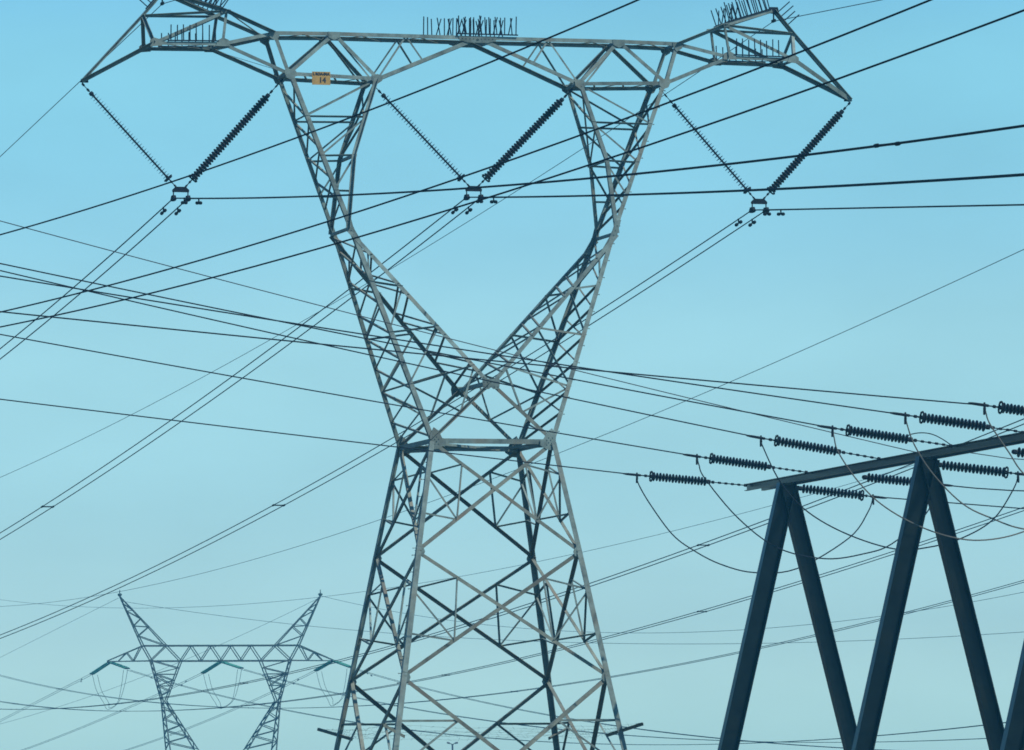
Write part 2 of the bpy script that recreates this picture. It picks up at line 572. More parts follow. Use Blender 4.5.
Z1 = V((0, 0, 1))
c = P('vc', 1, 1)
comb(c + V((-.55, -.02, .1)), c + V((1.05, -.02, .1)), 16, [Z1, V((.22, 0, 1)), V((-.12, 0, 1)), V((.02, 0, 1))], .45, .05)
c = P('vc', 1, -1)
comb(c + V((-1.2, .02, .16)), c + V((1.0, .02, .16)), 20, [Z1, V((.03, 0, 1)), Z1, V((.3, 0, 1)), V((-.2, 0, 1))], .46, .04)
c = P('vc', 1, 1)
comb(c + V((-.75, .45, .08)), c + V((.25, .45, .08)), 8, [V((.3, 0, 1)), V((-.22, 0, 1)), Z1], .45, .06)
for su in (-1, 1):
    comb(lerp(P('al', su, 1), P('el', su, 1), .06) + V((0, 0, .07)), lerp(P('al', su, 1), P('el', su, 1), .80) + V((0, 0, .07)), 8, [Z1], .42, .02)
    comb(lerp(P('al', su, -1), P('el', su, -1), -.02) + V((0, 0, .07)), lerp(P('al', su, -1), P('el', su, -1), .78) + V((0, 0, .07)), 8, [Z1], .36, .02)
    d = (P('pk', su) - P('au', su, 0)).normalized()
    nn = V((-su * d.z, 0, abs(d.x))).normalized()
    comb(lerp(P('au', su, 1), P('pk', su, 0), .08) + nn * .06, lerp(P('au', su, 1), P('pk', su, 0), .96) + nn * .06 + V((0, -.05, 0)), 12, [nn, nn + V((su * .05, 0, 0))], .48, .03)
    comb(lerp(P('au', su, -1), P('pk', su, 0), .06) + nn * .06, lerp(P('au', su, -1), P('pk', su, 0), .96) + nn * .06 + V((0, .05, 0)), 11, [nn], .46, .04)
    comb(lerp(P('au', su, 0), P('pk', su, 0), .0) + nn * .06, lerp(P('au', su, 0), P('pk', su, 0), .35) + nn * .06, 6, [nn + V((.35, 0, .1)), nn + V((.5, 0, 0))], .4, .08)
    e = (P('eu', su) - P('pk', su)).normalized()
    no = V((abs(e.z) * su, 0, abs(e.x))).normalized()
    comb(lerp(P('pk', su), P('eu', su), .05) + no * .05, lerp(P('pk', su), P('eu', su), .75) + no * .05, 4, [no], .42, .02)

# anti-climbing arms and barbed wire -----------------------------------------
z_ac = 2.08 + EYE
ends = []
for su, sd in ((-1, 1), (1, 1), (1, -1), (-1, -1)):
    c = lerp(P('b2', su, sd), P('b3', su, sd), (3.388 - 2.08) / 4.788)
    out = V((su, -sd, 0)).normalized()
    p, q = c - out * .42 + V((0, 0, -.12)), c + out * .62 + V((0, 0, .16))
    m = MB()
    m.angle2(p, q, V((0, 0, -1)), out.cross(V((0, 0, 1))), .075, .01)
    m.build('anti_climb_arm', BRACE, pylon)
    ends.append((p, q))
m = MB()
for i in range(4):
    for t in (.2, .55, .9):
        a, b = lerp(*ends[i], t), lerp(*ends[(i + 1) % 4], t)
        pts = []
        ph = random.uniform(0, 6)
        for k in range(13):
            s = k / 12
            pts.append(lerp(a, b, s) + V((0, 0, -.10 * 4 * s * (1 - s) + .02 * math.sin(ph + k * 1.7))))
        m.tube(pts, .0024, 4)
        for k in range(1, 22):
            s = k / 22
            c = lerp(a, b, s) + V((0, 0, -.10 * 4 * s * (1 - s)))
            d = V((random.uniform(-1, 1), random.uniform(-1, 1), random.uniform(-1, 1))).normalized() * .055
            m.tube([c - d, c + d], .0022, 3)
m.build('barbed_wire', SPIKE, pylon)

# --------------------------------------------------- V strings and conductors
def insulator_string(a, b, link_a, link_b, nshed, R, mat, label, group, ring_end=True, core=.024, name='insulator_string', shed_t=.010, cat='insulator', body=None, clamp=False):
    """a: steel end, b: live end"""
    d = (b - a).normalized()
    L = (b - a).length
    root = empty(name, a, 0, label, cat, group)
    O = a
    p0, p1 = d * link_a, d * (L - link_b)
    lumps = []
    nl = max(2, int(link_a / .16))
    for k in range(nl):
        x = link_a * k / nl
        g = link_a / nl
        big = core * (1.25 if k in (0, nl - 1) else .95)
        lumps += [(x, core * .4), (x + g * .1, big), (x + g * .45, big), (x + g * .55, core * .42)]
    m = MB()
    m.lathe(V((0, 0, 0)), d, lumps + [(link_a, core * .8)], 6)
    m.build('link', FITTING, root)
    m = MB()
    m.lathe(p1, p1 + d, [(0, core * .8), (link_b * .25, core * .6), (link_b * .3, core * 1.15), (link_b * .45, core * 1.15), (link_b * .5, core * .5), (link_b * .7, core * .5), (link_b * .75, core), (link_b, core)], 6)
    m.build('link', FITTING, root)
    if clamp:
        m = MB()
        e = d * L
        m.lathe(e - d * .05, e + d, [(0, .02), (.02, .034), (.3, .03), (.4, .018)], 8)
        m.tube([e + V((0, 0, .06)), e + V((0, 0, -.08)), e + V((0, 0, -.2)) + d * .01], .03, 6, True, [.02, .034, .024])
        m.build('dead_end_clamp', FITTING, root)
    m = MB()
    m.lathe(p0, p0 + d, [(0, core * 1.6), (.06, core * 1.6), (.07, core), ((p1 - p0).length - .07, core), ((p1 - p0).length - .06, core * 1.6), ((p1 - p0).length, core * 1.6)], 8)
    m.build('core_rod', mat, root)
    m = MB()
    body = body or core * 1.3
    ls = (p1 - p0).length - .16
    for k in range(nshed):
        c = p0 + d * (.08 + ls * k / (nshed - 1))
        rr = R if k % 2 == 0 else R * .93
        m.lathe(c - d * shed_t, c + d, [(0, body), (shed_t * .6, rr * .9), (shed_t * 1.1, rr), (shed_t * 1.6, rr * .96), (shed_t * 2.2, body)], 12)
    m.build('sheds', mat, root)
    m = MB()
    if ring_end:
        m.ring(p1 - d * .01, d, R * 1.05, .020)
        m.bar(p1 + d * .02 - d.cross(V((0, 1, 0))).normalized() * R, p1 + d * .02 + d.cross(V((0, 1, 0))).normalized() * R, .03)
        m.build('grading_ring', FITTING, root)
    m = MB()
    m.lathe(p0 - d * .05, p0 + d, [(0, .055), (.07, .06), (.09, .03)], 8)
    m.build('end_cap', FITTING, root)
    return root


BELOW = .215          # conductors hang this far below the yoke
YOKE_U = .185
names3 = ('left', 'middle', 'right')
PHASES = [(-7.592, 15.612), (0.0, 15.782), (7.592, 15.602)]
for i, (u, z) in enumerate(PHASES):
    y = empty('yoke_plate', tw(u, 0, z), YAW, 'steel yoke plate with two clamps, hung under the %s pair of insulator strings' % names3[i], 'yoke plate', 'yoke plates under the V strings')
    m = MB()
    m.plate(V((0, 0, 0)), V((1, 0, 0)), V((0, 0, 1)), [(-.13, .075), (.13, .075), (.215, -.005), (.21, -.06), (-.21, -.06), (-.215, -.005)], .045)
    m.build('plate', FITTING, y)
    for s in (-1, 1):
        m = MB()
        m.tube([V((s * YOKE_U, 0, -.05)), V((s * YOKE_U, 0, -BELOW + .03))], .016)
        m.plate(V((s * YOKE_U, 0, -BELOW - .01)), V((0, 1, 0)), V((0, 0, 1)), [(-.19, -.025), (-.11, -.06), (.11, -.06), (.19, -.025), (.09, .08), (-.09, .08)], .075)
        m.build('suspension_clamp', FITTING, y)
    tops = {0: (('tip', -1), ('lo', -1)), 1: (('li', -1), ('li', 1)), 2: (('lo', 1), ('tip', 1))}[i]
    for k, (l, su) in enumerate(tops):
        U, D, Z = LV[l]
        a = tw(su * U, 0, Z - (.05 if l == 'tip' else .06))
        b = tw(u + (-.11 if k == 0 else .11), 0, z + .06)
        insulator_string(a, b, {'tip': .36, 'li': .42, 'lo': .60}[l], .30, 33, .105 if k == 0 else .112, PORC,
                         '%s dark insulator of the %s V under the large pylon, from %s' %
                         (('left', 'right')[k], names3[i], ('the crossarm tip', 'the neck', 'the neck', 'the neck', 'the neck', 'the crossarm tip')[i * 2 + k]),
                         'V insulator strings of the large pylon', shed_t=.0045 if k == 0 else .026, body=.02 if k == 0 else .074)


# ------------------------------------------------------------------- wires
def span(pts, plan=None, depth=None, anchor=None, ext=(0, 0), n=40, wa=30.0, end_anchor=None):
    """hang a wire in one vertical plane: plan = (point, direction) or depth at first/last point; the sag is a parabola
    through the sighted points"""
    if plan is None:
        A, B = at(*pts[0], depth[0]), at(*pts[-1], depth[1])
        o, d = V((A.x, A.y, 0)), V((B.x - A.x, B.y - A.y, 0)).normalized()
    else:
        o, d = V((plan[0].x, plan[0].y, 0)), V((plan[1].x, plan[1].y, 0)).normalized()
    S, Z, W = [], [], []
    for px, py in pts:
        r = ray(px, py)
        # k*(r.x,r.y) = o + s*d
        det = r.x * (-d.y) - r.y * (-d.x)
        k = (o.x * (-d.y) - o.y * (-d.x)) / det
        s = (r.x * o.y - r.y * o.x) / det
        S.append(s); Z.append(EYE + k * r.z); W.append(1.0 / k)
    s_lo, s_hi = min(S), max(S)
    if anchor is not None:
        for an in ([anchor] if not isinstance(anchor, list) else anchor):
            s = (V((an.x, an.y, 0)) - o).dot(d)
            S.append(s); Z.append(an.z); W.append(wa / TY)
            s_lo, s_hi = min(s_lo, s), max(s_hi, s)
    S, Z, W = np.array(S), np.array(Z), np.array(W)
    deg = 2 if len(S) > 2 else 1
    A = np.vander(S, deg + 1)
    co = np.linalg.lstsq(A * W[:, None], Z * W, rcond=None)[0]
    if deg == 2 and co[0] < 0:
        co1 = np.linalg.lstsq(A[:, 1:] * W[:, None], Z * W, rcond=None)[0]
        co = np.array([0.0, co1[0], co1[1]])
    if deg == 1:
        co = np.array([0.0, co[0], co[1]])
    if DEBUG:
        e = (np.polyval(co, S) - Z) * W * F_PX
        print('WIRE', 'a=%.6f' % co[0], 'L=%.1f' % (s_hi - s_lo), 'err', np.round(e, 1))
    out = []
    a, b = s_lo - ext[0], s_hi + ext[1]
    for k in range(n + 1):
        s = a + (b - a) * k / n
        out.append(o + d * s + V((0, 0, float(np.polyval(co, s)))))
    return out


def smooth_path(pts, n=10):
    out = []
    for i in range(len(pts) - 1):
        p0, p1, p2, p3 = pts[max(i - 1, 0)], pts[i], pts[i + 1], pts[min(i + 2, len(pts) - 1)]
        for k in range(n):
            t = k / n
            out.append(.5 * ((2 * p1) + (p2 - p0) * t + (2 * p0 - 5 * p1 + 4 * p2 - p3) * t * t + (3 * p1 - p0 - 3 * p2 + p3) * t ** 3))
    return out + [pts[-1]]


def wire_thing(name, lines, r, mat, label, cat, group=None, spacers=(), dampers=()):
    """one line = one mesh; a bundle = an empty with its sub-conductors as parts"""
    org = lines[0][0].copy()
    if len(lines) == 1 and not dampers:
        m = MB()
        m.tube([p - org for p in lines[0]], r)
        o = m.build(name, mat)
        o.location = org
        return tag(o, label, cat, group)
    root = empty(name, org, 0, label, cat, group)
    for l in lines:
        m = MB()
        m.tube([p - org for p in l], r)
        m.build('wire', mat, root)
    def loc(l, dist):
        acc = 0
        for p, q in zip(l, l[1:]):
            L = (q - p).length
            if acc + L >= dist:
                return lerp(p, q, (dist - acc) / L), (q - p).normalized()
            acc += L
        return l[-1], (l[-1] - l[-2]).normalized()
    for dist in spacers:
        p, d = loc(lines[0], dist)
        q, _ = loc(lines[1], dist)
        m = MB()
        m.bar(p - org, q - org, .05, .04)
        for e in (p, q):
            m.lathe(e - org - d * .12, e - org + d, [(0, r * 1.1), (.04, r * 2.2), (.2, r * 2.2), (.24, r * 1.1)], 6)
        m.build('spacer', FITTING, root)
    for li, dist in dampers:
        p, d = loc(lines[li], dist)
        m = MB()
        c = p - org + V((0, 0, -.11))
        m.bar(p - org + V((0, 0, .02)), c, .035)
        m.tube([c - d * .2, c + d * .2], .012)
        for s in (-1, 1):
            m.lathe(c + d * (s * .11), c + d * (s * .3), [(0, .03), (.02, .045), (.1, .045), (.13, .02)], 8)
        m.build('vibration_damper', FITTING, root)
    return root


def shift(l, v):
    return [p + v for p in l]


# large pylon: three phases, far side (dropping to the left) and near side (to the right)
FARPX = [[(88, 281), (6, 349.3)], [(386.8, 265.5), (276, 349.6), (200, 403.8), (74.5, 489), (0, 536.6)],
         [(696.5, 249.6), (597, 315), (388, 443.5), (309, 489.6), (190, 552.5), (0, 636.2)]]
NEARPX = [[(280, 195.2), (468, 188.7), (680, 170), (1024, 125.5)], [(500, 194.6), (680, 193.4), (824, 187), (1024, 174.5)],
          [(824, 208), (924, 207), (1024, 204.8)]]
for i, (u, z) in enumerate(PHASES):
    c = tw(u, 0, z - BELOW)
    far = span(FARPX[i], plan=(c, -VX), anchor=c, ext=(0, 60), n=60)
    lines = [shift(far, UX * -YOKE_U), shift(far, UX * YOKE_U)]
    sp = {0: (60,), 1: (53.5,), 2: (52,)}[i]
    wire_thing('conductor', lines, .0165, WIRE, 'twin conductor dropping to the lower left from the %s yoke plate of the large pylon' % names3[i],
               'power line', 'twin conductors of the large pylon', sp, [(0, 1.15), (1, 1.15)])
    near = span(NEARPX[i], plan=(c, VX), anchor=c, ext=(0, 12), n=60)
    lines = [[], []]
    for k, p in enumerate(near):
        q = near[k + 1] if k + 1 < len(near) else near[k - 1]
        (x0, y0), (x1, y1) = project(p), project(q)
        sl = -(y1 - y0) / (x1 - x0)          # the bundle twists a little along the span
        for e, sg in enumerate((-1, 1)):
            lines[e].append(p + UX * (sg * YOKE_U) + V((0, 0, sg * YOKE_U * sl * (.85, .15, .85)[i])))
    wire_thing('conductor', lines, .0165, WIRE, 'nearly level twin conductor going right from the %s yoke plate of the large pylon' % names3[i],
               'power line', 'twin conductors of the large pylon', (53,) if i == 0 else (), [(0, 1.2), (1, 1.2)])
for su in (1, -1):
    c = tw(su * LV['pk'][0], 0, LV['pk'][2] - .28)
    fp = [(80, 81), (0, 157)] if su < 0 else [(640, 113), (507, 197), (391, 269), (345, 297), (268, 340), (200, 378), (0, 478)]
    s = span(fp, plan=(c, -VX), anchor=c, ext=(0, 60), n=50)
    wire_thing('earth_wire', [s], .0105, EARTHW, 'thin earth wire dropping to the left from the %s peak of the large pylon' % ('left', 'right')[su > 0], 'earth wire', 'thin earth wires')
    if su > 0:
        s = span([(800, 14.4), (839.4, 7.5), (885, 0)], plan=(c, VX), anchor=c, ext=(0, 30), n=40)
        pk_near = s
        wire_thing('earth_wire', [s], .0105, EARTHW, 'thin earth wire rising right from the right peak of the large pylon', 'earth wire', 'thin earth wires')
    else:
        s = shift(pk_near, UX * -2 * LV['pk'][0])
        wire_thing('earth_wire', [s], .0105, EARTHW, 'thin earth wire rising right from the left peak, almost wholly above the view', 'earth wire', 'thin earth wires')

# three single conductors crossing in front, rising to the right
for pts, dp, lab in (
        ([(0, 235.5), (85, 209.4), (170, 181.6), (240, 158), (400, 98.5), (480, 67), (536, 44.6), (635, 0)], (131, 95), 'uppermost of three single wires rising steeply to the right in front of the pylon'),
        ([(0, 311.6), (190, 263.6), (390, 202.4), (520, 157), (540, 150), (660, 105.6), (780, 56), (900, 13), (935, 0)], (134, 86.5), 'middle one of three single wires rising to the right in front of the pylon'),
        ([(0, 326.6), (200, 281), (390, 229), (480, 201), (556, 175), (660, 141), (780, 98.5), (900, 55), (1024, 12)], (136, 84), 'lowest of three single wires rising right, leaving near the top right corner')):
    s = span(pts, depth=dp, ext=(25, 25), n=50)
    wire_thing('conductor', [s], .0165, WIRE, lab, 'power line', 'single wires crossing in front of the pylon')

# ------------------------------------------------------------------ gantry
G1, G2 = at(790, 480.6, 150.0), at(930, 455.0, 139.5)
BD = V((G2.x - G1.x, G2.y - G1.y, 0)).normalized()       # along the beam, towards the viewer
BZ = (G1.z + G2.z) / 2
WD = V((BD.y, -BD.x, 0))                                   # along its wires, to the left
BSTEP = V((G2.x - G1.x, G2.y - G1.y, 0)).length
gr = math.atan2(BD.y, BD.x)
GO = V((G1.x, G1.y, 0))
gantry = empty('substation_gantry', GO, gr, 'dark steel gantry with sloping A-frame legs and one long beam carrying ribbed insulators', 'gantry')
# local axes: x along the beam towards the viewer, y = to the left seen along it is -WD side
LW = V((0, 1, 0)) if V((-BD.y, BD.x, 0)).dot(WD) > 0 else V((0, -1, 0))
for s in (-1, 1):
    m = MB()
    y = LW * (s * .155)
    x0 = -3.1 if s > 0 else -2.95
    p, q = V((x0, 0, BZ)) + y, V((3 * BSTEP, 0, BZ)) + y
    # channel section
    t = .02
    pr = [(0, -.085), (.08, -.085), (.08, -.067), (.018, -.067), (.018, .067), (.08, .067), (.08, .085), (0, .085)]
    m.prism(p, q, [LW * (s * a) + V((0, 0, b)) for a, b in pr])
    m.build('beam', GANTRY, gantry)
m = MB()
for k in range(26):
    x = -2.5 + k * 1.35
    m.bar(V((x, -.15, BZ + .05)), V((x, .15, BZ + .05)), .08, .02)
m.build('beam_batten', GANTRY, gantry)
LEG_H = BZ - .09
for k in range(4):
    x = (0, 1, 1.955, 3)[k] * BSTEP
    for s in (-1, 1):
        m = MB()
        slope = .245 if s > 0 else .248
        o_ = .08 if s > 0 else -.07
        top = V((x + (.004 if s > 0 else 0), 0, LEG_H)) + LW * (s * o_)
        bot = V((x + (.004 if s > 0 else 0), 0, -.05)) + LW * (s * (o_ + slope * LEG_H))
        d = (bot - top).normalized()
        a = V((1, 0, 0))
        b = d.cross(a).normalized()
        wx, wy = .14, (.215 if s > 0 else .19)
        # welded box column with flange plates standing proud
        pr = [(-wx, -wy), (wx, -wy), (wx, -wy + .03), (wx - .12, -wy + .03), (wx - .12, wy - .03), (wx, wy - .03), (wx, wy), (-wx, wy), (-wx, wy - .03), (-wx + .12, wy - .03), (-wx + .12, -wy + .03), (-wx, -wy + .03)]
        m.prism(top, bot, [a * p + b * q for p, q in pr])
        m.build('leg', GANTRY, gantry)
    m = MB()
    m.plate(V((x, 0, LEG_H - .03)), V((0, 1, 0)), V((0, 0, 1)), [(-.20, -.30), (.17, -.30), (.2, .0), (-.2, .0)], .20)
    m.build('cap_plate', GANTRY, gantry)

# --------------------- gantry wires: left side phases, strings, jumpers, right side
GW = [  # wire clamp, beam end, wire points from the clamp to the left
    ((637, 475), (747, 485.5), [(616, 472.4), (540, 463.4), (390, 446), (200, 424), (0, 399)]),
    ((697, 456.4), (808, 472.5), [(660, 449.5), (559, 433), (496, 423), (390, 404), (200, 370.4), (0, 334.4)]),
    ((761, 438), (881, 459), [(740, 434.4), (620, 408.8), (544, 393), (400, 361.6), (304, 340), (190, 314.6), (0, 270.6)]),
    ((832.5, 428), (953, 446), [(720, 406), (620, 388), (540, 373), (400, 345.6), (200, 305.4), (0, 263.2)]),
    ((905.4, 415), (1033, 433.5), [(720, 388.6), (560, 364), (400, 340), (200, 308.6), (0, 276)]),
    ((984.5, 405.2), (1110, 423), [(840, 394), (720, 383.5), (540, 362), (400, 352.8), (200, 332.4), (0, 311.6)])]
ordn = ('first', 'second', 'third', 'fourth', 'fifth', 'sixth')


def on_beam(px, side=1):
    """plan point of the beam where it is sighted at px"""
    r = ray(px, 470)
    o = GO + WD * (.21 * side)
    det = r.x * (-BD.y) - r.y * (-BD.x)
    k = (o.x * (-BD.y) - o.y * (-BD.x)) / det
    return V((r.x * k, r.y * k, BZ))


def plan_point(px, py, o, d):
    r = ray(px, py)
    det = r.x * (-d.y) - r.y * (-d.x)
    k = (o.x * (-d.y) - o.y * (-d.x)) / det
    return V((0, 0, EYE)) + r * k


live_left = []
for i, (lv, bm_, wp) in enumerate(GW):
    a = on_beam(bm_[0])
    a.z = plan_point(bm_[0], bm_[1], a, WD).z
    b = plan_point(lv[0], lv[1], a, WD)
    tot = (b - a).length
    # ribbed string: a long link chain from the beam, then the string
    insulator_string(a, b, tot * .355, tot * .125, 17, .116, PORC,
                     '%s ribbed insulator from the left on the upper side of the gantry beam' % ordn[i] if i else 'leftmost ribbed insulator, pulling left from the end of the gantry beam',
                     'ribbed insulators pulling left from the gantry', core=.03, shed_t=.023, clamp=True, body=.066)
    live_left.append(b)
    w = span(wp, plan=(b, WD), anchor=b, ext=(0, 30), n=60)
    wire_thing('conductor', [w], .0145, WIRE, 'single wire running left from the %s ribbed insulator of the gantry' % ordn[i], 'power line', 'wires running left from the gantry')

# earth wire fixed straight to the beam
a = on_beam(922); a.z = plan_point(922, 453.5, a, WD).z
w = span([(890, 446.5), (820, 432), (740, 410), (620, 381), (505, 353), (390, 322.4), (200, 274.6), (0, 221)], plan=(a, WD), anchor=a, ext=(0, 30), n=60, wa=5)
wire_thing('earth_wire', [w], .0105, EARTHW, 'thin wire from the gantry beam to the left edge, steepest of the wires going left', 'earth wire', 'thin earth wires')
arc = smooth_path([plan_point(x, y, a, WD) for x, y in ((907, 436.5), (911, 434.3), (921, 432.8), (932, 434.2), (943, 439.5), (953, 446.5))], 5)
wire_thing('jumper_cable', [arc], .012, WIRE, 'short arched cable standing above the gantry beam at its second pair of legs', 'jumper cable')
a2 = on_beam(953, -1); a2.z = BZ + .05
w = span([(958, 452), (990, 456), (1024, 460)], plan=(a2, -WD), anchor=a2, ext=(0, 25), n=20, wa=4)
wire_thing('earth_wire', [w], .0105, EARTHW, 'thin wire leaving the gantry beam to the right between two legs', 'earth wire', 'thin earth wires')

GR = [  # right side: beam end, live end, wire points
    ((797, 488), (873, 496.6), [(900, 498.5), (1024, 508.7)]),
    ((862, 477), (939, 484.5), [(955, 486.3), (1024, 491)]),
    ((937, 464.5), (1018, 473.8), [(1034, 475.5), (1060, 478)]),
    ((1012, 451.5), (1096, 462), [(1110, 463.5), (1140, 466)])]
live_right = []
for i, (bm_, lv, wp) in enumerate(GR):
    a = on_beam(bm_[0], -1)
    a.z = plan_point(bm_[0], bm_[1], a, WD).z
    b = plan_point(lv[0], lv[1], a, WD)
    insulator_string(a, b, .08, .27, 17, .117, PORC, '%s ribbed insulator from the left below the gantry beam, pulling right' % ordn[i],
                     'ribbed insulators pulling right from the gantry', core=.03, shed_t=.023, clamp=True, body=.066)
    live_right.append(b)
    w = span(wp, plan=(b, -WD), anchor=b, ext=(0, 25), n=30)
    wire_thing('conductor', [w], .0145, WIRE, 'single wire running right from the %s insulator below the gantry beam' % ordn[i], 'power line', 'wires running right from the gantry')

# jumper loops under the beam
JP = [[(637, 475.5), (638.5, 484), (650, 504), (672, 534), (693, 550), (720, 564), (754, 572.5), (797, 568.6), (849, 538), (868, 512), (873, 497)],
      [(697, 457), (699, 465), (705, 478.6), (738, 518), (778, 548), (825, 558.7), (864.6, 553.6), (892, 543.7), (925, 515), (938, 488)],
      [(761, 438.5), (763, 447), (781, 483), (808, 512), (848, 534.5), (895, 549), (930, 547), (963, 537.6), (993.6, 519), (1014, 488), (1018, 474)],
      [(832.5, 428.5), (834, 437), (838.5, 452.5), (857, 480), (881, 504), (914.5, 524), (951, 537), (985, 540), (1024, 531.5), (1070, 508), (1096, 465)],
      [(905.4, 415.5), (907, 424), (914.5, 445), (933, 474), (963, 504), (993.6, 519), (1024, 529), (1080, 534), (1130, 522), (1170, 480)],
      [(984.5, 405.7), (986, 413), (990.5, 425), (1009, 452.5), (1024, 474), (1060, 505), (1110, 520), (1180, 510), (1240, 465)]]


for i, jp in enumerate(JP):
    o = live_left[i]
    pts = [plan_point(x, y, o, WD) for x, y in jp]
    pts[0] = pts[0]
    s = smooth_path(pts, 6)
    wire_thing('jumper_cable', [s], .016, WIRE if i < 3 else JUMPER_SUNLIT, 'drooping jumper loop hanging from the outer end of the %s ribbed insulator' % ordn[i], 'jumper cable', 'jumper loops under the gantry beam')

# ----------------------------------- line passing behind: three twin phases, two earth wires
KP = [([(0, 711), (80, 706.5), (190, 691.5), (300, 668), (410, 642), (550, 599.5), (592, 586), (750, 530.5), (914.5, 464), (1024, 420)], (480, 190), 'highest twin line behind, rising from the lower left to behind the gantry beam'),
      ([(0, 703), (70, 708.6), (140, 710), (200, 709), (270, 702.5), (390, 685.5), (556, 651), (610, 637), (750, 599.5), (848, 567), (957, 531.5), (1024, 508)], (540, 245), 'middle twin line behind, crossing low behind the pylon and the gantry legs'),
      ([(0, 675), (86, 693), (128, 699.5), (190, 707), (280, 709), (390, 704), (462, 697.6), (558, 685), (614, 675), (759, 648.5), (903.6, 614), (1024, 581.5)], (600, 320), 'lowest twin line behind, sagging at the far pylon and rising gently right')]
for pts, dp, lab in KP:
    s = span(pts, depth=dp, ext=(60, 40), n=70)
    d = V((s[-1].x - s[0].x, s[-1].y - s[0].y, 0)).normalized()
    nrm = V((-d.y, d.x, 0)) * .2
    wire_thing('conductor', [shift(s, nrm), shift(s, -nrm)], .019, WIRE, lab, 'power line', 'twin lines passing behind the pylon', spacers=(70, 130, 190, 250, 310) if dp[0] < 560 else (90, 170, 250))
for pts, dp, lab in (
        ([(0, 608), (88, 596), (200, 572.6), (310, 541.7), (378, 520), (460, 492), (540, 461), (598, 438), (740, 379), (826, 340), (1024, 248)], (480, 190), 'thin wire rising diagonally behind the pylon waist to the right edge'),
        ([(0, 599.4), (40, 603.6), (84, 606.4), (140, 608.4), (200, 607.4), (314, 599), (413, 585.5), (530, 562), (643, 536.5), (750, 512), (809, 494.4), (1024, 432)], (560, 290), 'thin wire sagging over the distant pylon horns and rising behind the gantry')):
    s = span(pts, depth=dp, ext=(60, 40), n=70)
    wire_thing('earth_wire', [s], .013, EARTHW, lab, 'earth wire', 'thin earth wires')

# ------------------------------------------------------------- far pylon
FD = 530.0
FC = at(220.7, 661, FD)
K = F_PX / FD
far_g = -8.0
farp = empty('transmission_pylon', (FC.x, FC.y, far_g), math.radians(11.0), 'small distant steel lattice pylon with two pointed horns and green insulators', 'pylon')
HZ = 816.5                      # eye level seen at the far pylon
def fz(y):
    return (HZ - y) / K + EYE - far_g


def FP(dx, y, d=0.0, su=1):
    return V((su * dx / K / .9816, d, fz(y)))


fw = .72                        # half depth of head
def fbar(m, p, q, w=.16):
    m.bar(p, q, w)


